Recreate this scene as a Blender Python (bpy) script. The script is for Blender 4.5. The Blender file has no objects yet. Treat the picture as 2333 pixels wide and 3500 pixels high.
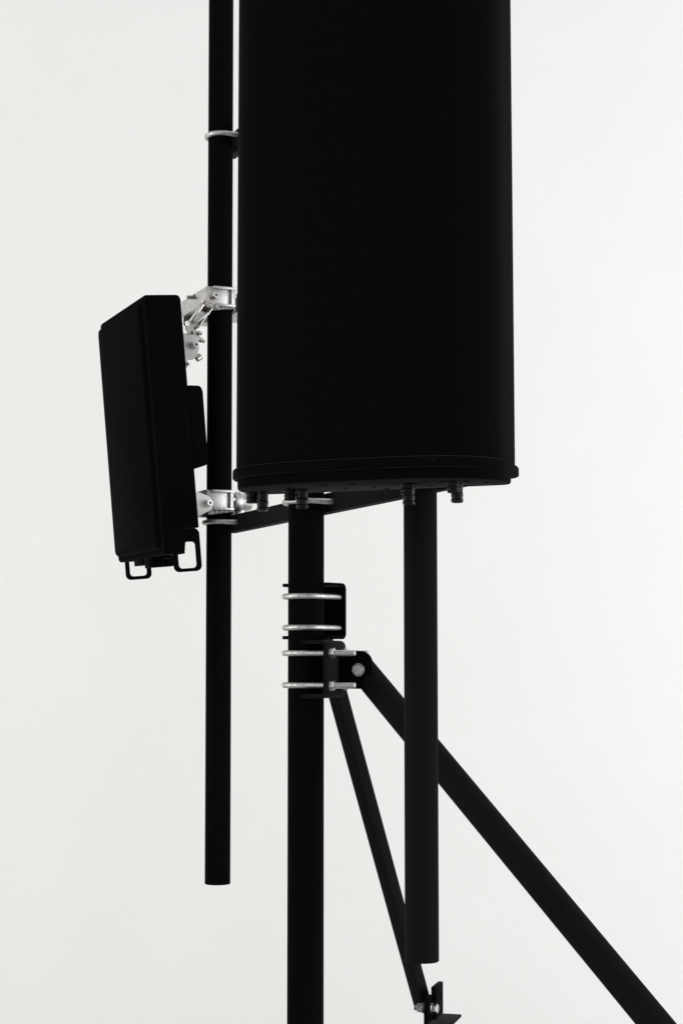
import bpy, bmesh, math, random
from mathutils import Vector, Matrix, Quaternion
random.seed(7)
C = bpy.context.scene
COL = C.collection
R = math.radians

# ------------------------------------------------------------------ camera
EYE = 1.45                                    # lens height above the floor
cam = bpy.data.cameras.new('camera')
cam.sensor_fit = 'VERTICAL'
cam.sensor_height = 36.0
cam.sensor_width = 24.0
cam.lens = 61.714
cam.clip_start = 0.05
cam.clip_end = 100
camo = bpy.data.objects.new('camera', cam)
COL.objects.link(camo)
camo.location = (0, 0, EYE)
camo.rotation_euler = (R(90) + math.atan(.085), 0, 0)
C.camera = camo

# ------------------------------------------------------------------ light
world = bpy.data.worlds.new("World")
C.world = world
world.use_nodes = True
bg = world.node_tree.nodes['Background']
bg.inputs[0].default_value = (1.0, .998, .990, 1)      # pale room all round
bg.inputs[1].default_value = .655
C.view_settings.view_transform = 'Standard'
C.view_settings.look = 'None'
C.view_settings.exposure = 0
C.view_settings.gamma = 1


def area(name, loc, target, sx, sy, power, col=(1, 1, 1)):
    l = bpy.data.lights.new(name, 'AREA')
    l.shape = 'RECTANGLE'
    l.size, l.size_y, l.energy, l.color = sx, sy, power, col
    o = bpy.data.objects.new(name, l)
    COL.objects.link(o)
    o.location = loc
    o.rotation_euler = (Vector(target) - Vector(loc)).to_track_quat('-Z', 'Y').to_euler()
    return o


area('right_softbox', (5.6, 2.5, 2.0), (.3, 6.0, 1.75), 3.0, 3.2, 225, (.98, .99, 1.0))  # unseen lamp giving the light from the right
area('left_softbox', (-5.8, 2.3, 1.9), (-.4, 6.0, 1.85), 5.5, 3.6, 160, (1.0, .985, .95))
area('front_fill', (1.5, -3.4, 2.4), (-.3, 6.0, 1.8), 4.5, 3.2, 40, (1.0, .995, .98))  # fill added behind the camera to even out the wall

# ------------------------------------------------------------------ materials
def mat(name):
    m = bpy.data.materials.new(name)
    m.use_nodes = True
    return m, m.node_tree.nodes, m.node_tree.links, m.node_tree.nodes['Principled BSDF']


def tex(nd, lk, kind, scale, **kw):
    t = nd.new(kind)
    t.inputs['Scale'].default_value = scale
    for k, v in kw.items():
        t.inputs[k].default_value = v
    return t


def coords(nd):
    return nd.new('ShaderNodeTexCoord').outputs['Object']


def ramp(nd, lk, src, stops):
    r = nd.new('ShaderNodeValToRGB')
    while len(r.color_ramp.elements) < len(stops):
        r.color_ramp.elements.new(.5)
    for e, (p, c) in zip(r.color_ramp.elements, stops):
        e.position = p
        e.color = (c, c, c, 1) if isinstance(c, (int, float)) else (*c, 1)
    lk.new(src, r.inputs[0])
    return r.outputs[0]


def bump(nd, lk, b, src, strength, dist):
    n = nd.new('ShaderNodeBump')
    n.inputs['Strength'].default_value = strength
    n.inputs['Distance'].default_value = dist
    lk.new(src, n.inputs['Height'])
    lk.new(n.outputs[0], b.inputs['Normal'])


def flock(name, base, sheen, lint):
    m, nd, lk, b = mat(name)
    co = coords(nd)
    n1 = tex(nd, lk, 'ShaderNodeTexNoise', 900, Detail=3)
    lk.new(co, n1.inputs['Vector'])
    n2 = tex(nd, lk, 'ShaderNodeTexNoise', 9, Detail=4)
    lk.new(co, n2.inputs['Vector'])
    # lint: rare, tiny pale fibres caught in the flock
    v = tex(nd, lk, 'ShaderNodeTexVoronoi', 190, Randomness=1)
    lk.new(co, v.inputs['Vector'])
    spot = ramp(nd, lk, v.outputs['Distance'], [(.05, 1.0), (.10, 0.0)])
    sep = nd.new('ShaderNodeSeparateColor')
    lk.new(v.outputs['Color'], sep.inputs[0])
    keep = ramp(nd, lk, sep.outputs[0], [(.93, 0.0), (.97, 1.0)])
    mul = nd.new('ShaderNodeMath'); mul.operation = 'MULTIPLY'
    lk.new(spot, mul.inputs[0]); lk.new(keep, mul.inputs[1])
    patch = ramp(nd, lk, n2.outputs[0], [(.40, 0.0), (.68, lint)])
    mul2 = nd.new('ShaderNodeMath'); mul2.operation = 'MULTIPLY'
    lk.new(mul.outputs[0], mul2.inputs[0]); lk.new(patch, mul2.inputs[1])
    grain = ramp(nd, lk, n1.outputs[0], [(.30, tuple(c * .45 for c in base)), (.72, tuple(c * 1.6 for c in base))])
    mix = nd.new('ShaderNodeMix'); mix.data_type = 'RGBA'
    lk.new(mul2.outputs[0], mix.inputs['Factor'])
    lk.new(grain, mix.inputs['A'])
    mix.inputs['B'].default_value = (.16, .16, .165, 1)
    lk.new(mix.outputs['Result'], b.inputs['Base Color'])
    b.inputs['Roughness'].default_value = 1
    b.inputs['Specular IOR Level'].default_value = 0.0
    b.inputs['Sheen Weight'].default_value = sheen
    b.inputs['Sheen Roughness'].default_value = .35
    b.inputs['Sheen Tint'].default_value = (.95, .97, 1, 1)
    bump(nd, lk, b, n1.outputs[0], .5, .0006)
    return m


FLOCK = flock('black_flock', (.0033, .0035, .0043), .046, .9)
FLOCK2 = flock('black_flock_paler', (.0085, .0086, .0091), .07, .9)  # paler tone of the same black flock
SMOOTHFLOCK = flock('black_flock_clean', (.0030, .0032, .0038), .03, .15)

m, nd, lk, b = mat('unlit_recess_black')
b.inputs['Base Color'].default_value = (.001, .001, .001, 1)
b.inputs['Roughness'].default_value = 1
b.inputs['Specular IOR Level'].default_value = 0
HOLE = m

m, nd, lk, b = mat('black_connector_metal')
b.inputs['Base Color'].default_value = (.0035, .0035, .004, 1)
b.inputs['Roughness'].default_value = .34
b.inputs['Specular IOR Level'].default_value = .14
CONN = m


def metal(name, lo, hi, rlo, rhi, scale, bmp, bscale, tint=(1, 1, 1)):
    m, nd, lk, b = mat(name)
    co = coords(nd)
    n1 = tex(nd, lk, 'ShaderNodeTexNoise', scale, Detail=5, Roughness=.6)
    lk.new(co, n1.inputs['Vector'])
    n2 = tex(nd, lk, 'ShaderNodeTexNoise', bscale, Detail=3)
    lk.new(co, n2.inputs['Vector'])
    c = ramp(nd, lk, n1.outputs[0], [(.34, tuple(lo * t for t in tint)), (.58, tuple(hi * t for t in tint))])
    lk.new(c, b.inputs['Base Color'])
    r = ramp(nd, lk, n1.outputs[0], [(.3, rhi), (.7, rlo)])
    lk.new(r, b.inputs['Roughness'])
    b.inputs['Metallic'].default_value = 1
    bump(nd, lk, b, n2.outputs[0], bmp, .0006)
    return m


GALV = metal('galvanised_steel', .36, .60, .40, .52, 120, .25, 420, (1, .995, .98))
ZINC = metal('zinc_plated_steel', .44, .58, .26, .36, 160, .12, 500, (.98, .99, 1.0))
CAST = metal('cast_aluminium', .33, .62, .38, .48, 300, .6, 700, (1, 1, .99))
CASTSHADE = metal('cast_aluminium_shade', .10, .26, .45, .6, 220, .7, 600, (1, .99, .97))  # cast aluminium with the shade of cavities and undersides in its colour
STAINLESS = metal('stainless_steel', .48, .62, .14, .24, 60, .05, 300, (1, .965, .91))
DULLZINC = metal('dull_zinc', .34, .42, .38, .45, 90, .1, 500)
DARKSTEEL = metal('dull_threaded_steel', .28, .40, .38, .5, 160, .15, 500)

m, nd, lk, b = mat('pale_grey_paint')
n = tex(nd, lk, 'ShaderNodeTexNoise', 70, Detail=4)
lk.new(coords(nd), n.inputs['Vector'])
lk.new(ramp(nd, lk, n.outputs[0], [(.3, .50), (.7, .58)]), b.inputs['Base Color'])
b.inputs['Roughness'].default_value = .5
TAB = m

m, nd, lk, b = mat('off_white_paint')
b.inputs['Base Color'].default_value = (.88, .875, .85, 1)
b.inputs['Roughness'].default_value = .45
TABW = m

m, nd, lk, b = mat('white_painted_plaster')
co = coords(nd)
n1 = tex(nd, lk, 'ShaderNodeTexNoise', 55, Detail=5, Roughness=.62)
n2 = tex(nd, lk, 'ShaderNodeTexNoise', 2.2, Detail=4)
n3 = tex(nd, lk, 'ShaderNodeTexVoronoi', 7.5, Randomness=1)
n4 = tex(nd, lk, 'ShaderNodeTexNoise', 13, Detail=4)
for n in (n1, n2, n3, n4):
    lk.new(co, n.inputs['Vector'])
lk.new(ramp(nd, lk, n2.outputs[0], [(.35, (.848, .848, .843)), (.65, (.862, .862, .858))]), b.inputs['Base Color'])
b.inputs['Roughness'].default_value = .65
b.inputs['Specular IOR Level'].default_value = .2
pim = ramp(nd, lk, n3.outputs['Distance'], [(.012, 1.0), (.04, 0.0)])   # a few specks under the paint
a1 = nd.new('ShaderNodeMath'); a1.operation = 'MULTIPLY_ADD'
lk.new(pim, a1.inputs[0]); a1.inputs[1].default_value = .8; lk.new(n1.outputs[0], a1.inputs[2])
a2 = nd.new('ShaderNodeMath'); a2.operation = 'MULTIPLY_ADD'
lk.new(n4.outputs[0], a2.inputs[0]); a2.inputs[1].default_value = 1.2; lk.new(a1.outputs[0], a2.inputs[2])
bump(nd, lk, b, a2.outputs[0], .35, .0022)
WALL = m

m, nd, lk, b = mat('grey_concrete_floor')
n = tex(nd, lk, 'ShaderNodeTexNoise', 4, Detail=8)
lk.new(coords(nd), n.inputs['Vector'])
lk.new(ramp(nd, lk, n.outputs[0], [(.3, (.36, .355, .34)), (.7, (.43, .425, .41))]), b.inputs['Base Color'])
b.inputs['Roughness'].default_value = .6
FLOOR = m


# ------------------------------------------------------------------ mesh helpers
def perp(d):
    d = d.normalized()
    x = Vector((0, 0, 1)).cross(d)
    if x.length < 1e-4:
        x = Vector((1, 0, 0))
    x.normalize()
    return x, d.cross(x)


class MB:
    def __init__(self):
        self.bm = bmesh.new()

    def _bevel(self, faces, w, seg, ang=35):
        if not w:
            return
        es = set()
        for f in faces:
            for e in f.edges:
                if len(e.link_faces) == 2 and e.calc_face_angle(0) > R(ang):
                    es.add(e)
        bmesh.ops.bevel(self.bm, geom=list(es), offset=w, segments=seg, affect='EDGES', profile=.5, clamp_overlap=True)

    def hull(self, pts8, bevel=0, seg=2):
        v = [self.bm.verts.new(p) for p in pts8]
        fs = [self.bm.faces.new([v[i] for i in q]) for q in
              ((0, 3, 2, 1), (4, 5, 6, 7), (0, 1, 5, 4), (1, 2, 6, 5), (2, 3, 7, 6), (3, 0, 4, 7))]
        bmesh.ops.recalc_face_normals(self.bm, faces=fs)
        self._bevel(fs, bevel, seg)
        return self

    def box(self, x0, x1, y0, y1, z0, z1, bevel=0, seg=2):
        return self.hull([(x0, y0, z0), (x1, y0, z0), (x1, y1, z0), (x0, y1, z0),
                          (x0, y0, z1), (x1, y0, z1), (x1, y1, z1), (x0, y1, z1)], bevel, seg)

    def prism(self, poly, fn, h0, h1, bevel=0, seg=1, ang=35):
        """poly: 2D points, fn(u, v, h) -> 3D"""
        a = [self.bm.verts.new(fn(u, v, h0)) for u, v in poly]
        c = [self.bm.verts.new(fn(u, v, h1)) for u, v in poly]
        n = len(poly)
        fs = [self.bm.faces.new(a), self.bm.faces.new(c)]
        for i in range(n):
            fs.append(self.bm.faces.new([a[i], a[(i + 1) % n], c[(i + 1) % n], c[i]]))
        bmesh.ops.recalc_face_normals(self.bm, faces=fs)
        if bevel:
            es = set()
            for f in fs[:2]:
                es.update(f.edges)
            for f in fs[2:]:
                for e in f.edges:
                    if e.calc_face_angle(0) > R(ang):
                        es.add(e)
            bmesh.ops.bevel(self.bm, geom=list(es), offset=bevel, segments=seg, affect='EDGES', profile=.5, clamp_overlap=True)
        return self

    def loft(self, rings, cap=True):
        """rings: list of equally long point loops"""
        vs = [[self.bm.verts.new(p) for p in r] for r in rings]
        n = len(vs[0])
        fs = []
        for r0, r1 in zip(vs, vs[1:]):
            for i in range(n):
                fs.append(self.bm.faces.new([r0[i], r0[(i + 1) % n], r1[(i + 1) % n], r1[i]]))
        if cap:
            fs.append(self.bm.faces.new(list(reversed(vs[0]))))
            fs.append(self.bm.faces.new(vs[-1]))
        bmesh.ops.recalc_face_normals(self.bm, faces=fs)
        return self

    def lathe(self, prof, p, d, n=32, cap=True):
        """prof: (radius, distance along d) pairs"""
        p = Vector(p); d = Vector(d).normalized()
        x, y = perp(d)
        rings = []
        for r, h in prof:
            r = max(r, 1e-5)
            rings.append([p + d * h + (x * math.cos(2 * math.pi * i / n) + y * math.sin(2 * math.pi * i / n)) * r for i in range(n)])
        return self.loft(rings, cap)

    def cyl(self, p0, p1, r, n=24, ch=0):
        p0 = Vector(p0); p1 = Vector(p1)
        L = (p1 - p0).length
        pr = [(r, 0), (r, L)] if not ch else [(r - ch, 0), (r, ch), (r, L - ch), (r - ch, L)]
        return self.lathe(pr, p0, p1 - p0, n)

    def pipe(self, p0, p1, r, wall, n=64):
        """hollow tube with open ends"""
        p0 = Vector(p0); p1 = Vector(p1)
        d = (p1 - p0).normalized(); L = (p1 - p0).length
        x, y = perp(d)
        c = .0012
        prof = [(r, c), (r, L - c), (r - c, L), (r - wall + c, L), (r - wall, L - c), (r - wall, c), (r - wall + c, 0), (r - c, 0), (r, c)]
        rings = [[p0 + d * h + (x * math.cos(2 * math.pi * i / n) + y * math.sin(2 * math.pi * i / n)) * q for i in range(n)] for q, h in prof]
        vs = [[self.bm.verts.new(v) for v in rg] for rg in rings[:-1]]
        vs.append(vs[0])
        fs = []
        for r0, r1 in zip(vs, vs[1:]):
            for i in range(n):
                fs.append(self.bm.faces.new([r0[i], r0[(i + 1) % n], r1[(i + 1) % n], r1[i]]))
        bmesh.ops.recalc_face_normals(self.bm, faces=fs)
        return self

    def sweep(self, path, r, n=20, closed=False):
        """round rod along a path"""
        P = [Vector(p) for p in path]
        m = len(P)
        rings = []
        nrm = None
        for i in range(m):
            if closed:
                t = (P[(i + 1) % m] - P[i - 1]).normalized()
            else:
                t = (P[min(i + 1, m - 1)] - P[max(i - 1, 0)]).normalized()
            if nrm is None:
                nrm = perp(t)[0]
            nrm = (nrm - t * nrm.dot(t)).normalized()
            bi = t.cross(nrm)
            rings.append([P[i] + (nrm * math.cos(2 * math.pi * k / n) + bi * math.sin(2 * math.pi * k / n)) * r for k in range(n)])
        return self.loft(rings, True)

    def hexa(self, p0, p1, af, rot=0, hole=0):
        """hexagonal nut or bolt head, chamfered on its far face"""
        p0 = Vector(p0); p1 = Vector(p1)
        d = (p1 - p0).normalized(); L = (p1 - p0).length
        x, y = perp(d)
        rc = af / math.sqrt(3)
        def ring(k, h):
            return [p0 + d * h + (x * math.cos(math.pi / 3 * i + rot) + y * math.sin(math.pi / 3 * i + rot)) * rc * k for i in range(6)]
        c = af * .05
        return self.loft([ring(1, 0), ring(1, L - c), ring(.9, L)])

    def thread(self, p0, p1, r, pitch=.00175, n=24):
        p0 = Vector(p0); p1 = Vector(p1)
        L = (p1 - p0).length
        k = int(L / pitch)
        prof = [(r * .86, 0)]
        for i in range(k):
            h = i * pitch
            prof += [(r * .87, h + pitch * .1), (r, h + pitch * .5), (r, h + pitch * .62)]
        prof += [(r * .87, L - .0008), (r * .75, L)]
        return self.lathe(prof, p0, p1 - p0, n)

    def socket(self, p0, p1, r, n=32):
        """socket-head cap screw: cylinder whose outer face has a hexagonal recess"""
        p0 = Vector(p0); p1 = Vector(p1)
        d = (p1 - p0).normalized(); L = (p1 - p0).length
        x, y = perp(d)
        def circ(q, h):
            return [p0 + d * h + (x * math.cos(2 * math.pi * i / n) + y * math.sin(2 * math.pi * i / n)) * q for i in range(n)]
        def hx(q, h):
            out = []
            for i in range(n):
                a = 2 * math.pi * i / n
                k = math.cos(math.pi / 6) / math.cos((a % (math.pi / 3)) - math.pi / 6)
                out.append(p0 + d * h + (x * math.cos(a) + y * math.sin(a)) * q * k)
            return out
        c = r * .1
        return self.loft([circ(r, 0), circ(r, L - c), circ(r - c, L), hx(r * .56, L), hx(r * .54, L - r * .8)])

    def build(self, name, mtl, parent=None, smooth=38):
        me = bpy.data.meshes.new(name)
        bmesh.ops.remove_doubles(self.bm, verts=self.bm.verts[:], dist=1e-7)
        self.bm.to_mesh(me)
        self.bm.free()
        me.materials.append(mtl)
        me.polygons.foreach_set('use_smooth', [True] * len(me.polygons))
        me.set_sharp_from_angle(angle=R(smooth))
        o = bpy.data.objects.new(name, me)
        COL.objects.link(o)
        if parent:
            o.parent = parent
        return o


def tag(o, label, cat, group=None):
    o['label'] = label
    o['category'] = cat
    if group:
        o['group'] = group
    return o


def frame(origin, xd, zd=(0, 0, 1)):
    """matrix with local x along xd, z along zd"""
    x = Vector(xd).normalized(); z = Vector(zd).normalized()
    y = z.cross(x).normalized(); x = y.cross(z)
    M = Matrix((x, y, z)).transposed().to_4x4()
    M.translation = Vector(origin) + Vector((0, 0, EYE))
    return M


def thing(name, label, cat, M, group=None):
    o = bpy.data.objects.new(name, None)
    o.empty_display_size = .05
    COL.objects.link(o)
    o.matrix_world = M
    return tag(o, label, cat, group)


def XZ(u, v, h): return (u, h, v)
def XY(u, v, h): return (u, v, h)


def text_mesh(s, size, depth):
    """raised letters as plain mesh data, lying in local XY"""
    cu = bpy.data.curves.new('letters', 'FONT')
    cu.body = s; cu.size = size; cu.extrude = depth
    cu.align_x = 'CENTER'; cu.align_y = 'CENTER'
    cu.resolution_u = 2
    o = bpy.data.objects.new('letters', cu)
    COL.objects.link(o)
    dg = bpy.context.evaluated_depsgraph_get()
    me = bpy.data.meshes.new_from_object(o.evaluated_get(dg))
    bpy.data.objects.remove(o)
    bpy.data.curves.remove(cu)
    return me


def letters(name, items, mtl, parent):
    """items: (string, size, depth, matrix); joined into one raised marking"""
    bm = bmesh.new()
    for s, size, depth, M in items:
        me = text_mesh(s, size, depth)
        k = len(bm.verts)
        bm.from_mesh(me)
        bm.verts.ensure_lookup_table()
        for v in bm.verts[k:]:
            v.co = M @ v.co
        bpy.data.meshes.remove(me)
    me = bpy.data.meshes.new(name)
    bm.to_mesh(me); bm.free()
    me.materials.append(mtl)
    o = bpy.data.objects.new(name, me)
    COL.objects.link(o)
    o.parent = parent
    return o


# ------------------------------------------------------------------ setting
mb = MB(); mb.box(-7, 7, 6.3, 6.5, 0, 6.5)
o = mb.build('wall', WALL); o['kind'] = 'structure'
mb = MB(); mb.box(-7, 7, -4, 6.295, -.1, 0)
o = mb.build('floor', FLOOR); o['kind'] = 'structure'

# ------------------------------------------------------------------ plan of the frame
YW = R(67.2)
B = Vector((math.cos(YW), -math.sin(YW), 0))     # along the crossbeams, towards the viewer's right
Q = Vector((math.sin(YW), math.cos(YW), 0))      # square to them, away from the clamped pipes
P1 = Vector((-.2918, 4.198, 0))                  # thin pipe far left
PM = Vector((-.0735, 3.65, 0))                   # mast
P3 = Vector((.1420, 3.157, 0))                   # thin pipe near right
RP, RM = .03015, .0373


def at(p, z):
    return Vector((p.x, p.y, z))


def pipe_thing(name, label, p, z0, z1, r, shift=(0, 0)):
    M = frame(at(p, z0), (1, 0, 0))
    mb = MB()
    mb.pipe((0, 0, 0), (shift[0], shift[1], z1 - z0), r, .0032)
    o = mb.build(name, FLOCK2 if p is P3 else FLOCK)
    o.matrix_world = M
    return tag(o, label, 'pipe')


pipe_thing('support_pipe', 'thin black pipe on the far left with bright clamps, running up out of the frame',
           P1, -.523, 1.75, RP, (-.004, 0))
pipe_thing('mast_pipe', 'thick black central mast under the big panel, running out of the bottom edge',
           PM, -EYE + .002, 1.36, RM)
pipe_thing('support_pipe', 'near black pipe under the right half of the panel, its cut end hanging free',
           P3, -.528, 1.42, RP)


def beam(label, z0, z1, x0=-.0462):
    M = frame(at(P1, z0), B)                      # local x along beam, y = z cross x -> away (Q)
    mb = MB()
    mb.box(x0, 1.199, .0303, .0573, 0, z1 - z0, .0035, 3)
    o = mb.build('cross_beam', FLOCK2)
    o.matrix_world = M
    return tag(o, label, 'beam', 'horizontal beams carrying the pipes')


beam('lower black crossbeam passing behind the mast just below the panel', .3097, .351)
beam('upper black crossbeam, only its stub showing between the left pipe and the panel', 1.2440, 1.2950, -.064)


def u_bolt(label, p, z, d, rpipe, rr, plate, tail, slack=.0008, group='bright u bolts around the pipes', tilt=0, nt=.0105):
    """rod bent round a pipe at p; arms run along d to a plate at distance plate, nuts beyond"""
    M = frame(at(p, z), d)
    if tilt:
        M = M @ Matrix.Rotation(tilt, 4, 'Y')
    t = thing('u_bolt', label, 'u-bolt', M, group)
    Rb = rpipe + rr + slack
    path = [(plate - .001, -Rb, 0)]
    for i in range(5):
        path.append((plate * (1 - (i + 1) / 6), -Rb, 0))
    n = 28
    for i in range(n + 1):
        a = -math.pi / 2 - math.pi * i / n
        path.append((Rb * math.cos(a), Rb * math.sin(a), 0))
    for i in range(5):
        path.append((plate * (i + 1) / 6, Rb, 0))
    path.append((plate - .001, Rb, 0))
    mb = MB(); mb.sweep(path, rr)
    mb.build('rod', GALV, t)
    for s in (-1, 1):
        x0 = plate + tail[0]
        mb = MB(); mb.hexa((x0, s * Rb, 0), (x0 + nt, s * Rb, 0), .0194, .25)
        mb.build('nut', ZINC, t)
        mb = MB(); mb.thread((plate - .001, s * Rb, 0), (x0 + tail[1], s * Rb, 0), rr * 1.05)
        mb.build('thread', ZINC, t)
    return t


u_bolt('pale u bolt curving round the left pipe high up, beside the panel edge', P1, 1.276, Q, RP, .0061, .0573, (0, .022), tilt=R(0))
u_bolt('dull u bolt on the left pipe just below the lower bright clamp', P1, .3309, Q, RP, .006, .0573, (0, .022))
u_bolt('u bolt round the mast directly under the panel, half hidden by connectors', PM, .330, Q, RM, .006, .064, (.004, .022), slack=.001)
D2 = Vector((math.sin(R(35)), math.cos(R(35)), 0))
u_bolt('topmost of the four mast u bolts below the panel, ending on the open channel', PM, .1335, D2, RM, .0059, .0525, (.010, .006), slack=.0012, nt=.0045)
u_bolt('second mast u bolt from the top, on the open channel bracket', PM, .0690, D2, RM, .0058, .0525, (.010, .006), slack=.0012, nt=.0045)
D3 = Vector((math.cos(R(18)), -math.sin(R(18)), 0))
u_bolt('third mast u bolt, threaded ends poking right above the big bolt', PM, .0165, D3, RM, .0059, .058, (.0085, .0545), slack=.0012)
u_bolt('lowest mast u bolt, threaded ends poking right below the big bolt', PM, -.0492, D3, RM, .0059, .058, (.0085, .056), slack=.0012)


# ------------------------------------------------------------------ channel brackets on the mast
def channel(name, d, hy, z0, z1, xt, xw0, xw1, notch, mtl, t, bend=.011):
    """C-shaped bent plate: web square to x, two flanges reaching back to xt with a notch for the mast"""
    th = xw1 - xw0
    h = z1 - z0
    def arc(cx, cz, r, a0, a1, n=6):
        return [(cx + r * math.cos(R(a0 + (a1 - a0) * i / n)), cz + r * math.sin(R(a0 + (a1 - a0) * i / n))) for i in range(n + 1)]
    xb = xw1 - bend
    ri = max(bend - th, .002)
    prof = [(xb, 0)] + arc(xb, bend, bend, -90, 0)[1:] + arc(xb, h - bend, bend, 0, 90) + [(xb, h - th)]
    prof += list(reversed(arc(xb, h - th - ri, ri, 0, 90)))[1:] + list(reversed(arc(xb, th + ri, ri, -90, 0)))[0:-1] + [(xb, th)]
    mb = MB()
    mb.prism(prof, XZ, -hy, hy, .0012, 2)
    web = mb.build(name, mtl, t)
    fl = [(xb, -hy), (xt, -hy), (xt, -notch)]
    a0 = math.acos(max(-1, min(1, xt / notch))) if abs(xt) < notch else 0
    ys = math.sqrt(max(notch ** 2 - xt ** 2, 0)) if xt > 0 else notch
    fl = [(xb, -hy), (xt, -hy)]
    if xt <= 0:
        fl.append((xt, -notch))
        a0 = math.pi / 2
    else:
        a0 = math.asin(ys / notch)
    for i in range(17):
        a = -a0 + 2 * a0 * i / 16
        fl.append((notch * math.cos(a), notch * math.sin(a)))
    if xt <= 0:
        fl.append((xt, notch))
    fl += [(xt, hy), (xb, hy)]
    for zz in (0, h - th):
        mb = MB()
        mb.prism(fl, XY, zz + .0001, zz + th - .0001)
        mb.build('flange', mtl, t)
    return web


t = thing('channel_bracket', 'open black channel bracket behind the mast holding the two upper u bolts', 'bracket',
          frame(at(PM, .0455), D2), 'channel brackets on the mast')
channel('web_plate', D2, .058, 0, .1165, -.004, .056, .0632, .0392, FLOCK, t, .0125)

t = thing('pivot_bracket', 'black channel bracket on the mast with bolted lug holding the diagonal brace', 'bracket',
          frame(at(PM, -.0755), D3), 'channel brackets on the mast')
channel('web_plate', D3, .064, 0, .1185, .011, .0585, .066, .0392, FLOCK2, t, .013)
LUGZ = .0577                                       # bolt height inside the bracket
def rounded(x0, x1, z0, z1, r, n=8):
    """rectangle with both right-hand corners rounded"""
    p = [(x0, z0), (x1 - r, z0)]
    for i in range(1, n + 1):
        a = -math.pi / 2 + math.pi / 2 * i / n
        p.append((x1 - r + r * math.cos(a), z0 + r + r * math.sin(a)))
    for i in range(n + 1):
        a = math.pi / 2 * i / n
        p.append((x1 - r + r * math.cos(a), z1 - r + r * math.sin(a)))
    p.append((x0, z1))
    return p
mb = MB(); mb.prism(rounded(.0662, .1370, LUGZ - .0390, LUGZ + .0392, .026), XZ, .016, .026, .0012, 2)
mb.build('lug', FLOCK, t)
bt = Vector((.1085, .016, LUGZ))
mb = MB()
mb.lathe([(.0136, 0), (.0138, .0008), (.0134, .0022), (.0118, .0030), (.0114, .0034)], bt, (0, -1, 0), 40)
mb.hexa(bt + Vector((0, -.0030, 0)), bt + Vector((0, -.0115, 0)), .0208, .30)
bolt = mb.build('bolt_head', DULLZINC, t)
Mt = Matrix.Translation(bt + Vector((0, -.0116, 0))) @ Matrix.Rotation(R(90), 4, 'X')
def around(ang, r):
    return Mt @ Matrix.Translation((r * math.cos(R(ang)), r * math.sin(R(ang)), 0)) @ Matrix.Rotation(R(ang - 90), 4, 'Z')
letters('lettering', [('8.8', .0052, .0003, around(48, .0062)), ('JDF', .0046, .0003, around(282, .0066) @ Matrix.Rotation(R(180), 4, 'Z')),
                      ('U', .0046, .0003, around(168, .0068))], ZINC, bolt)
mb = MB(); mb.hexa(bt + Vector((0, .062, 0)), bt + Vector((0, .073, 0)), .0208, .2); mb.cyl(bt + Vector((0, .0101, 0)), bt + Vector((0, .0615, 0)), .0065)
mb.build('nut', ZINC, t)

# ------------------------------------------------------------------ braces
def from_to(name, label, cat, p0, p1, fn, mtl, up=(0, 1, 0)):
    """single mesh whose local z runs from p0 to p1"""
    p0 = Vector(p0); p1 = Vector(p1)
    d = (p1 - p0)
    M = frame(p0, Vector(up).cross(d), d)
    mb = MB(); fn(mb, d.length)
    o = mb.build(name, mtl)
    o.matrix_world = M
    return tag(o, label, cat)


dA = Vector((.0483, 3.665, -.0230)); dB = Vector((.5502, 3.14, -.6332))
dd = (dB - dA).normalized()
from_to('diagonal_brace', 'round black brace sloping from the mast bracket down to the lower right corner', 'brace',
        dA - dd * .012, dA + dd * ((dA.z + EYE - .03) / -dd.z), lambda mb, L: mb.pipe((0, 0, 0), (0, 0, L), .0282, .003), FLOCK2)

tA = Vector((-.0424, 3.7356, .0565)); tB = Vector((.1900, 4.2035, -.8015))
def lsec(mb, L):
    s = .0299; th = .004
    c = math.sqrt(.5)
    # corner towards the viewer, legs going back left and back right
    def T(u, v, h): return ((u - v) * c, -.0 + (u + v) * c - s * c, h)
    mb.prism([(0, 0), (s, 0), (s, th), (th, th), (th, s), (0, s)], lambda u, v, h: (T(u, v, h)[0], -T(u, v, h)[1], h), 0, L, .0006, 2)
M = frame(tA, Vector((0, -1, 0)).cross(tB - tA) * -1, tB - tA)
from_to('angle_brace', 'thin black angle iron brace leaning between the mast and the near hanging pipe', 'brace',
        tA, tB, lsec, FLOCK2, (0, -1, 0))

# foot bracket where the thin brace ends
LAM = Vector((.264, .965, 0)); RHO = Vector((.965, -.264, 0))
t = thing('foot_bracket', 'black angle bracket at the bottom edge where the thin brace is bolted', 'bracket',
          frame((.2318, 4.194, -.8260), RHO) @ Matrix.Scale(1.12, 4))       # x along RHO, y along LAM (away)
mb = MB(); mb.box(-.0105, 0, -.045, .026, .0002, .0655, .0012, 2)
mb.build('upright_flange', FLOCK, t)
mb = MB(); mb.box(-.0105, .0395, -.098, .026, -.0068, -.0002, .0028, 3)
mb.build('ledge', FLOCK2, t)
mb = MB(); mb.box(-.0004, .0003, .001, .009, .032, .048, .0002)
mb.build('slot', HOLE, t)

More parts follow.
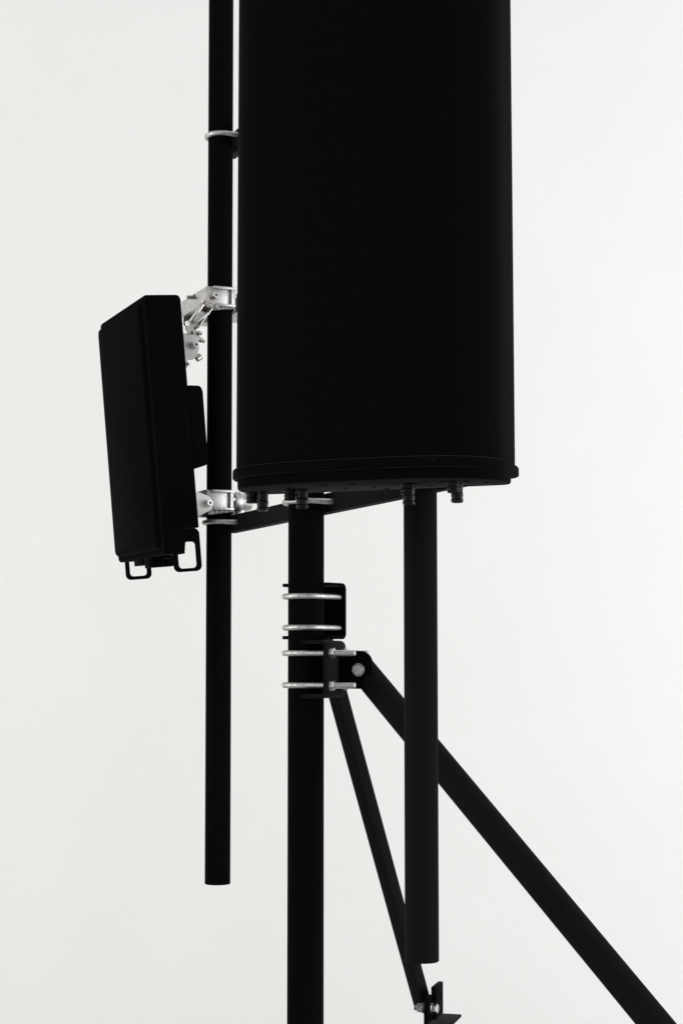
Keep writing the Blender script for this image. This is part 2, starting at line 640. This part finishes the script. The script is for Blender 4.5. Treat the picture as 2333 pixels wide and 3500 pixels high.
BA = Vector((.94, -.34, -.015)).normalized()         # bolt axis, head to the right
bc = Vector((.2085, 4.144, -.8008))
t = thing('foot_plate', 'upright black plate with rounded top and bright hex bolt at the bottom edge', 'plate',
          frame(bc, BA) @ Matrix.Scale(1.12, 4))
pl = [(-.025, -.577), (.025, -.577), (.025, .006)]
for i in range(13):
    a = math.pi * i / 12
    pl.append((.025 * math.cos(a), .006 + .022 * math.sin(a)))
pl.append((-.025, .006))
mb = MB(); mb.prism(pl, lambda u, v, h: (h, u, v), -.0095, .0, .0016, 2)
mb.build('plate', FLOCK, t)
mb = MB(); mb.cyl((0, 0, 0), (.0020, 0, 0), .0125, 36, .0004)
mb.build('washer', ZINC, t)
mb = MB(); mb.hexa((.0020, 0, 0), (.0128, 0, 0), .0185, .35)
mb.build('bolt_head', ZINC, t)
mb = MB(); mb.hexa((-.0205, 0, 0), (-.0300, 0, 0), .0178, .3); mb.cyl((-.0096, 0, 0), (-.0200, 0, 0), .006)
mb.build('nut', DARKSTEEL, t)
mb = MB(); mb.cyl((-.0180, 0, 0), (-.0200, 0, 0), .0110, 30, .0003)
mb.build('washer', ZINC, t)
mb = MB(); mb.thread((-.0301, 0, 0), (-.0375, 0, 0), .006)
mb.build('thread', DARKSTEEL, t)

# ------------------------------------------------------------------ panel antenna
AY = R(20)
Z0 = .292                                           # underside of the base plate
Ma = frame((.0467, 2.977, Z0), (math.cos(AY), -math.sin(AY), 0))
Ma = Matrix.Translation(Ma.translation) @ Matrix.Rotation(-R(.75), 4, 'X') @ Matrix.Translation(-Ma.translation) @ Ma
ant = thing('panel_antenna', 'huge black panel with rounded front filling the upper middle of the frame', 'antenna panel', Ma)


def outline(w, front, back, n=56, ef=2.8, eb=6.0, cx=.006):
    """plan outline: full rounded front (-y), squarer back (+y)"""
    pts = []
    for i in range(2 * n):
        a = math.pi * i / n
        c, s = math.cos(a), math.sin(a)
        e = eb if s > 0 else ef
        dpt = back if s > 0 else front
        x = w * (abs(c) ** (2 / e)) * (1 if c >= 0 else -1)
        y = dpt * (abs(s) ** (2 / e)) * (1 if s >= 0 else -1)
        pts.append((x + cx, y))
    return pts


def clip(pts, x, side):
    """keep the part of a closed outline left (side=-1) or right (+1) of x"""
    out = []
    n = len(pts)
    for i in range(n):
        p, q = pts[i], pts[(i + 1) % n]
        ip, iq = (p[0] - x) * side > 0, (q[0] - x) * side > 0
        if ip:
            out.append(p)
        if ip != iq:
            k = (x - p[0]) / (q[0] - p[0])
            out.append((x, p[1] + k * (q[1] - p[1])))
    return out


RT = .0365                                          # rim top above base
def rise(pts, z): return [(x, y, z) for x, y in pts]
mb = MB()
base_o = outline(.2362, .1285, .1)
mb.loft([rise(base_o, RT - .006), rise(base_o, 1.25)])
mb.build('radome', FLOCK, ant, 30)
SX = .0665
for side, f in ((-1, 0.0), (1, .0025)):
    g = SX + side * .0007
    mb = MB()
    rr = []
    for off, z in ((-.0022, .0185), (0, .0205), (0, RT - .0042), (-.0015, RT - .0012), (-.0042, RT)):
        rr.append(rise(clip(outline(.2420 + off, .1345 + off + f, .105 + off), g, side), z))
    k = min(len(r) for r in rr)
    if all(len(r) == k for r in rr):
        mb.loft(rr)
    else:
        mb.prism(clip(outline(.2420, .1345 + f, .105), g, side), XY, .0185, RT, .0015, 2, 60)
    mb.build('end_cap', FLOCK, ant, 30)
    mb = MB()
    rr = [rise(clip(outline(.2365 + off, .1275 + off + f * .4, .0245 + off, eb=9, cx=.0085), g, side), z) for off, z in ((-.005, 0), (-.0018, .0012), (-.0004, .0032), (0, .006), (0, .0184))]
    k = min(len(r) for r in rr)
    if all(len(r) == k for r in rr):
        mb.loft(rr)
    else:
        mb.prism(clip(outline(.2365, .1275 + f * .4, .0245, eb=9, cx=.0085), g, side), XY, 0, .0184, .003, 2, 60)
    mb.build('base_plate', FLOCK, ant, 30)
for z in (.22, 1.02):                               # arms that hold the panel off the pipe
    mb = MB(); mb.box(.004, .052, .1002, .1705, z, z + .06, .003, 2)
    mb.build('mounting_arm', FLOCK, ant)
# proud black discs, the dark of small holes put in as colour
for k, (x, y) in enumerate([(-.12, -.07), (-.05, -.085), (-.035, -.02), (.0, -.08), (.02, -.03), (.10, -.06), (.115, -.015), (.19, -.06), (.215, -.03), (.03, .005), (-.08, .008), (.17, .005)]):
    mb = MB(); mb.cyl((x, y, -.0006), (x, y, .004), .0055 if k % 2 else .0042, 18, .0003)
    mb.build('screw', HOLE, ant)


def connector(x, y, length, r):
    """coax connector hanging under the base"""
    L = length
    mb = MB()
    mb.lathe([(r * 1.22, -.0005), (r * 1.22, .0035), (r * 1.0, .004), (r, L * .40), (r * .96, L * .42), (r * .96, L * .48), (r * 1.03, L * .52),
              (r * 1.05, L * .66), (r * .97, L * .72), (r * .95, L * .80), (r * 1.04, L * .83), (r * 1.06, L * .92), (r * .98, L * .97), (r * .9, L),
              (r * .6, L), (r * .58, L * .8)], (x, y, 0), (0, 0, -1), 40)
    return mb.build('connector', CONN, ant)


for x, y in ((-.2042, -.0277), (-.1259, -.0463), (.0888, -.0641), (.1692, -.0673)):
    connector(x, y, .0195, .0098)
for x, y in ((-.1835, -.0290), (-.1048, -.0440), (.0833, -.0390), (.1688, -.0445)):
    connector(x, y, .0335, .0096)

# ------------------------------------------------------------------ radio unit
ry, rt = R(67.197), R(5.183)
bR = Vector((math.cos(ry), -math.sin(ry), 0)); q0 = Vector((math.sin(ry), math.cos(ry), 0))
upR = (Vector((0, 0, 1)) * math.cos(rt) - q0 * math.sin(rt)).normalized()
qR = (q0 * math.cos(rt) + Vector((0, 0, 1)) * math.sin(rt)).normalized()
Mr = frame((-.4718, 4.1226, .2402), qR, upR)        # x = depth (back), y = far, z = up
rad = thing('radio_unit', 'black box-shaped radio unit tilted forward on the far left pipe', 'radio unit', Mr)
W, H, DP = .391, .5912, .0874
h = W / 2
SEAM = .0482
def shell(x, inset):
    out = []
    r = .012
    a, c = -h + inset, h - inset
    for cy, cz, a0 in ((c - r, inset + r, -90), (c - r, H - inset - r, 0), (a + r, H - inset - r, 90), (a + r, inset + r, 180)):
        for i in range(7):
            A = R(a0 + 15 * i)
            out.append((x, cy + r * math.cos(A), cz + r * math.sin(A)))
    return out
def cut_bottom(ring, z):
    return [(x, y, max(v, z)) for x, y, v in ring]
mb = MB()
mb.loft([shell(0, .0050), shell(.0008, .0026), shell(.0026, .0008), shell(.0052, 0), shell(SEAM - .0008, 0), shell(SEAM, .0008)])
mb.build('front_housing', SMOOTHFLOCK, rad)
mb = MB()
mb.loft([cut_bottom(r, .0556) for r in (shell(SEAM + .0002, .0008), shell(SEAM + .0010, 0), shell(DP - .0105, 0), shell(DP - .0050, .0016), shell(DP - .0016, .0050), shell(DP, .0105))])
mb.box(SEAM + .0015, DP - .012, -h + .03, h - .012, .030, .0553, .001)
mb.build('rear_housing', SMOOTHFLOCK, rad)
# raised front cover with sloping sides
def panel(y0, y1, z0, z1, x0, x1, s, r=.012):
    def rr(a, bq, c, d, x):
        out = []
        for cy, cz, a0 in ((bq - r, c + r, -90), (bq - r, d - r, 0), (a + r, d - r, 90), (a + r, c + r, 180)):
            for i in range(7):
                A = R(a0 + 15 * i)
                out.append((x, cy + r * math.cos(A), cz + r * math.sin(A)))
        return out
    return [rr(y0, y1, z0, z1, x0), rr(y0 + s * .75, y1 - s * .75, z0 + s * .75, z1 - s * .75, x1 + .003), rr(y0 + s, y1 - s, z0 + s, z1 - s, x1 + .0008), rr(y0 + s * 1.35, y1 - s * 1.35, z0 + s * 1.35, z1 - s * 1.35, x1)]
mb = MB(); mb.loft(panel(-.172, .186, .012, .5775, .0005, -.0105, .006))
mb.build('front_cover', SMOOTHFLOCK, rad, 50)
# fan box on the back
mb = MB()
mb.prism([(DP - .002, .1885), (.1165, .1965), (.1207, .2030), (.1212, .366), (.1175, .3765), (.1120, .3795), (DP - .002, .3812)], XZ, -h + .001, h - .03, .0035, 2, 30)
mb.build('rear_cover', SMOOTHFLOCK, rad)


def loop_plate(y0, y1, label_poly, inner):
    """flat handle: outer outline with a rounded window"""
    bm = bmesh.new()
    mb = MB(); mb.bm.free(); mb.bm = bm
    n = len(label_poly)
    vo = [[bm.verts.new((u, yy, v)) for u, v in label_poly] for yy in (y0, y1)]
    vi = [[bm.verts.new((u, yy, v)) for u, v in inner] for yy in (y0, y1)]
    for k in range(n):
        l = (k + 1) % n
        bm.faces.new([vo[0][k], vo[0][l], vi[0][l], vi[0][k]])
        bm.faces.new([vo[1][k], vi[1][k], vi[1][l], vo[1][l]])
        bm.faces.new([vo[0][k], vo[1][k], vo[1][l], vo[0][l]])
        bm.faces.new([vi[0][k], vi[0][l], vi[1][l], vi[1][k]])
    bmesh.ops.recalc_face_normals(bm, faces=bm.faces[:])
    return mb


def rrect(x0, x1, z0, z1, r, n=6):
    out = []
    for cx, cz, a0 in ((x1 - r, z0 + r, -90), (x1 - r, z1 - r, 0), (x0 + r, z1 - r, 90), (x0 + r, z0 + r, 180)):
        for i in range(n + 1):
            A = R(a0 + 90 * i / n)
            out.append((cx + r * math.cos(A), cz + r * math.sin(A)))
    return out


mb = loop_plate(-h - .0006, -h + .004, rrect(.0188, .0842, -.0432, .0540, .0130), rrect(.0300, .0728, -.0355, .0240, .0085))
mb.build('handle', FLOCK, rad)
mb = loop_plate(h - .004, h + .0006, rrect(.0172, .0822, -.0440, .0540, .0130), rrect(.0275, .0712, -.0356, .0235, .0085))
mb.build('handle', FLOCK, rad)
# cable ports under the unit
mb = MB(); mb.box(-.019 + .02, .022, -.012, .060, -.0155, .001, .001); mb.build('port', FLOCK, rad)
mb = MB(); mb.box(.004, .0665, -.060, -.016, -.0240, .001, .001); mb.build('port', FLOCK, rad)
for k in range(4):
    mb = MB(); mb.box(.006 + k * .0135, .0105 + k * .0135, -.0655, -.0602, -.0228, .0, .0006); mb.build('port_rib', FLOCK, rad)
mb = MB(); mb.cyl((.030, -.11, .022), (.030, -.11, -.008), .012, 28, .001); mb.build('gland', FLOCK, rad)
mb = MB(); mb.box(.020, .0615, -.150, -.105, -.0005, .021, .001); mb.build('port', FLOCK, rad)
mb = MB(); mb.lathe([(.011, 0), (.011, .012), (.0098, .013), (.0098, .019), (.0085, .02), (.0085, .024)], (.0535, -.150, .036), (0, 0, -1), 28); mb.build('gland', FLOCK, rad)
mb = MB(); mb.lathe([(.010, 0), (.010, .009), (.0085, .0095), (.0085, .016)], (.062, .02, .012), (0, 0, -1), 24); mb.build('gland', FLOCK, rad)

# ------------------------------------------------------------------ bright mounting hardware on the left pipe
# local x = Q (away from radio unit), y = far along the beam, z up
def clamp_frame(z): return frame(at(P1, z), Q)


def jaw_body(t, zt, zb, far):
    """cast collar with hollow near face, flanges, hook and long far arm"""
    H2 = zt - zb
    mb = MB()
    mb.box(-.044, .0118, -.0335, -.0265, zb + .001, zt - .001, .0012, 2)
    mb.box(-.043, .0290, -.0262, .060, zb + .028, zt - .0015, .0008)
    mb.build('cast_jaw', CAST, t)
    mb = MB()
    mb.box(-.033, .022, -.0420, -.0336, zt - .0062, zt, .0013, 2)
    mb.build('flange', CAST, t)
    mb = MB()
    mb.box(-.0305, .022, -.0420, -.0336, zb, zb + .0062, .0013, 2)
    mb.build('flange', CAST, t)
    # rounded hook on the right, curving back round the pipe
    pts = []
    for i in range(9):
        a = R(-90 + 90 * i / 8)
        pts.append((.0118 + .018 * math.cos(a) ** .8 if math.cos(a) > 0 else .0118, -.041 + .03 + .03 * math.sin(a)))
    prof = [(.0122, -.0405), (.0165, -.0400), (.0215, -.0370), (.0260, -.0315), (.0290, -.0240), (.0300, -.015), (.0300, .04), (.0122, .04)]
    mb = MB()
    mb.prism(prof, XY, zb + .001, zt - .0005, .0018, 2, 50)
    mb.build('hook', CAST, t)
    mb = MB(); mb.cyl((.0225, -.0352, (zt + zb) / 2 + .003), (.0235, -.0372, (zt + zb) / 2 + .003), .0042, 20)
    mb.build('pin', ZINC, t)
    # left face plate running away behind the radio unit
    mb = MB()
    mb.box(-.0452, -.036, -.024, far, zt - .0345, zt + .001, .0015, 2)
    mb.build('side_plate', CAST, t)
    mb = MB()
    mb.box(-.0475, -.030, .012, far, zt - .0395, zt - .0350, .0012, 2)
    mb.build('rim', CAST, t)
    lo = zb - .010
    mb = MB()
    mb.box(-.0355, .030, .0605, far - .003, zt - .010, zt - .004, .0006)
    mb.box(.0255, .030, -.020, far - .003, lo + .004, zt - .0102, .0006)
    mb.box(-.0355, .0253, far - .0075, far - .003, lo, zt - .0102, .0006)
    mb.build('far_arm', CASTSHADE, t)
    # deep ribs under the hollow casting, pockets between them
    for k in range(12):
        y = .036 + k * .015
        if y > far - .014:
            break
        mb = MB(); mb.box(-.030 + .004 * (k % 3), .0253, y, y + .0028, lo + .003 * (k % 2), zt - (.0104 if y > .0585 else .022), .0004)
        mb.build('rib', CASTSHADE, t)
    mb = MB(); mb.box(-.0375, -.0345, far - .050, far - .008, lo - .001, lo + .003, .0004)
    mb.build('rib', CAST, t)
    # sloping ribbed skirt under the near face
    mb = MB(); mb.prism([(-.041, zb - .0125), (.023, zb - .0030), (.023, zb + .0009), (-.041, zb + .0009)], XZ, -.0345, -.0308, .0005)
    mb.build('skirt', CASTSHADE, t)
    for k in range(5):
        x = -.034 + k * .0125
        mb = MB(); mb.prism([(x - .002, zb - .0105 + .148 * (x + .041)), (x, zb - .0118 + .148 * (x + .041)), (x + .0035, zb + .0005), (x + .0012, zb + .0005)], XZ, -.0362, -.0346, .0003)
        mb.build('rib', CAST, t)


def up_mark(x, y, z, s, parent):
    My = Matrix.Translation((x, y, z)) @ Matrix.Rotation(R(90), 4, 'X')
    letters('lettering', [('UP', s, .0006, My @ Matrix.Translation((0, s * .62, 0)))], CAST, parent)
    mb = MB()
    mb.prism([(-s * .12, -.9 * s), (s * .12, -.9 * s), (s * .12, -.35 * s), (s * .38, -.35 * s), (0, .12 * s), (-s * .38, -.35 * s), (-s * .12, -.35 * s)],
             lambda u, v, hh: (x + u, y + hh, z + v), -.0007, .0002)
    mb.build('arrow', CAST, parent)


# --- upper clamp
t = thing('pipe_clamp', 'upper cast aluminium clamp on the left pipe, above the tilt linkage', 'clamp', clamp_frame(0), 'cast clamps on the left pipe')
jaw_body(t, .8975, .8495, .172)
up_mark(-.0195, -.0336, .8760, .0095, t)
mb = MB(); mb.thread((-.043, .0705, .8895), (-.0640, .0705, .8880), .0046, .0012); mb.build('stud', DARKSTEEL, t)
mb = MB(); mb.cyl((-.0450, .0705, .8897), (-.0458, .0705, .8896), .0070, 24); mb.build('hole', CONN, t)
mb = MB(); mb.box(.034, .081, -.02, .115, .842, .889, .003, 2); mb.build('back_jaw', CAST, t)
mb = MB(); mb.box(-.012, .0335, .1215, .1685, .8385, .8480, .001); mb.build('back_jaw_foot', CAST, t)
mb = MB(); mb.box(-.040, .0335, .1700, .1735, .8400, .8790, .001); mb.build('end_plate', CASTSHADE, t)
mb = MB(); mb.prism([(-.050, .0), (-.0415, .0), (-.036, .0135), (-.046, .0135)], lambda u, v, hh: (u, hh, .872 + v), -.0405, -.034, .0008); mb.build('lug', CAST, t)

# --- tilt linkage
t = thing('tilt_link', 'shiny stainless tilt link slanting between the upper clamp and the radio unit', 'linkage', clamp_frame(0))
def plate_y(poly, y0, y1, bev=.0006): 
    m = MB(); m.prism(poly, XZ, y0, y1, bev, 1); return m
# swivel block hung from the clamp by a cap screw
plate_y([(-.0545, .8655), (-.0480, .8800), (-.0330, .8830), (-.0255, .8690), (-.0360, .8440), (-.0600, .8530)], -.050, -.0425).build('swivel_block', STAINLESS, t)
mb = MB(); mb.socket((-.0365, -.050, .8690), (-.0335, -.0640, .8705), .0078); mb.build('cap_screw', ZINC, t)
mb = MB(); mb.cyl((-.0605, -.055, .8485), (-.0385, -.055, .8400), .0078, 28); mb.build('pivot_sleeve', STAINLESS, t)
# straps: left strap, right strap, web
def strap(a0, a1, wd, y0, y1, name):
    a0 = Vector((a0[0], 0, a0[1])); a1 = Vector((a1[0], 0, a1[1]))
    d = (a1 - a0).normalized(); n = Vector((d.z, 0, -d.x))
    poly = [a0 - n * wd, a1 - n * wd, a1 + n * wd, a0 + n * wd]
    m = MB(); m.prism([(p.x, p.z) for p in poly], XZ, y0, y1, .0006, 2); return m.build(name, STAINLESS, t)
strap((-.0590, .8530), (-.0985, .7960), .0019, -.063, -.030, 'strap')
strap((-.0375, .8450), (-.0775, .7880), .0011, -.063, -.030, 'strap')
plate_y([(-.0575, .8480), (-.0390, .8430), (-.0770, .7890), (-.0965, .7970)], -.036, -.033).build('strap_web', STAINLESS, t)
mb = MB(); mb.hexa((-.0600, -.062, .8505), (-.0672, -.062, .8535), .0120, .1); mb.build('bolt_head', STAINLESS, t)
mb = MB(); mb.hexa((-.0370, -.062, .8420), (-.0305, -.062, .8392), .0115, .2); mb.build('nut', ZINC, t)
mb = MB(); mb.cyl((-.0305, -.062, .8392), (-.0250, -.062, .8370), .0038, 20, .0005); mb.build('stud', STAINLESS, t)
mb = MB(); mb.lathe([(.0046, 0), (.0056, .004), (.0056, .0300), (.0040, .0312), (.0040, .0420), (.0034, .0426)], (-.0905, -.075, .7985), Vector((.0335, 0, .0235)), 28)
mb.build('adjuster_rod', ZINC, t)
# lower fork
plate_y([(-.1075, .8000), (-.1000, .8020), (-.0840, .7735), (-.0905, .7700), (-.1040, .7710), (-.1110, .7830)], -.068, -.064).build('fork_plate', STAINLESS, t)
plate_y([(-.0905, .7960), (-.0800, .7980), (-.0660, .7690), (-.0760, .7660)], -.040, -.036).build('fork_plate', STAINLESS, t)
mb = MB(); mb.cyl((-.1105, -.0685, .7935), (-.1085, -.0735, .7935), .0066, 24, .0006); mb.build('rivet', DARKSTEEL, t)
mb = MB(); mb.hexa((-.0940, -.0685, .7745), (-.0905, -.0705, .7755), .0085, .3); mb.build('nut', ZINC, t)
mb = MB(); mb.hexa((-.0745, -.05, .7795), (-.0685, -.05, .7770), .0105, .3); mb.cyl((-.0685, -.05, .7770), (-.0650, -.05, .7755), .0034); mb.build('nut', ZINC, t)
mb = MB(); mb.cyl((-.080, -.045, .789), (-.072, -.045, .797), .0032); mb.build('pin', ZINC, t)

# --- tabs screwed to the radio unit's back
t = thing('mounting_tab', 'upper pale grey bracket tab behind the radio unit, below the tilt link', 'mounting tab', clamp_frame(0), 'pale tabs on the radio unit')
poly = [(-.138, .7715), (-.0885, .7725), (-.0815, .7705), (-.0775, .7645), (-.0757, .7480), (-.0750, .7385), (-.0770, .7305), (-.0850, .7150), (-.0895, .7110), (-.0940, .7098), (-.138, .7098)]
plate_y(poly, -.063, -.059, .0008).build('tab_plate', TAB, t)
plate_y([(-.0860, .7790), (-.0700, .7720), (-.0660, .7655), (-.0670, .7500), (-.0800, .7300), (-.100, .7300)], -.020, -.016, .0008).build('tab_plate', TAB, t)
mb = MB(); mb.socket((-.0905, -.063, .7425), (-.0865, -.0760, .7448), .0080); mb.build('cap_screw', ZINC, t)
mb = MB(); mb.hexa((-.0690, -.045, .7640), (-.0620, -.045, .7610), .0115, .3); mb.build('nut', ZINC, t)
mb = MB(); mb.cyl((-.0620, -.045, .7610), (-.0560, -.045, .7585), .0038, 20, .0005); mb.build('stud', STAINLESS, t)
mb = MB(); mb.pipe((-.0790, -.055, .7135), (-.0690, -.055, .7215), .0078, .0012, 32); mb.build('ring', STAINLESS, t)
mb = MB(); mb.cyl((-.0765, -.045, .7300), (-.0715, -.045, .7200), .0030); mb.build('pin', DARKSTEEL, t)
mb = MB(); mb.cyl((-.1035, -.066, .6985), (-.1010, -.0705, .6985), .0038, 20, .0004); mb.build('screw', ZINC, t)
mb = MB(); mb.box(-.112, -.1030, -.064, -.060, .690, .7130, .0008); mb.build('bracket_foot', TAB, t)

# --- lower clamp
t = thing('pipe_clamp', 'lower cast aluminium clamp on the left pipe, level with the panel bottom', 'clamp', clamp_frame(0), 'cast clamps on the left pipe')
jaw_body(t, .4065, .3580, .075)
up_mark(-.0240, -.0336, .3840, .0100, t)
mb = MB()
mb.lathe([(.0240, 0), (.0245, .0015), (.0245, .0170), (.0222, .0200), (.0205, .0215), (.0200, .0430), (.0188, .0445)], (.0285, -.012, .3815), (1, 0, .0), 44)
mb.build('drum', CAST, t)
mb = MB(); mb.box(.040, .058, -.015, .03, .350, .366, .001); mb.build('back_jaw', CAST, t)
mb = MB(); mb.hexa((.058, .0, .362), (.0655, .0, .360), .010, .2); mb.build('nut', ZINC, t)
mb = MB(); mb.box(.056, .074, .004, .01, .352, .374, .001); mb.build('lug', TAB, t)

t = thing('mounting_tab', 'lower off white bracket tab between the radio unit and the lower clamp', 'mounting tab', clamp_frame(0), 'pale tabs on the radio unit')
poly = [(-.100, .4000), (-.0740, .3955), (-.0617, .3922), (-.0500, .3885), (-.0440, .3835), (-.0405, .3765), (-.0395, .3680), (-.0402, .3580), (-.0425, .3555), (-.0710, .3412), (-.100, .335)]
plate_y(poly, -.063, -.059, .0008).build('tab_plate', TABW, t)
mb = MB(); mb.socket((-.0525, -.063, .3692), (-.0487, -.0745, .3712), .0082); mb.build('cap_screw', ZINC, t)
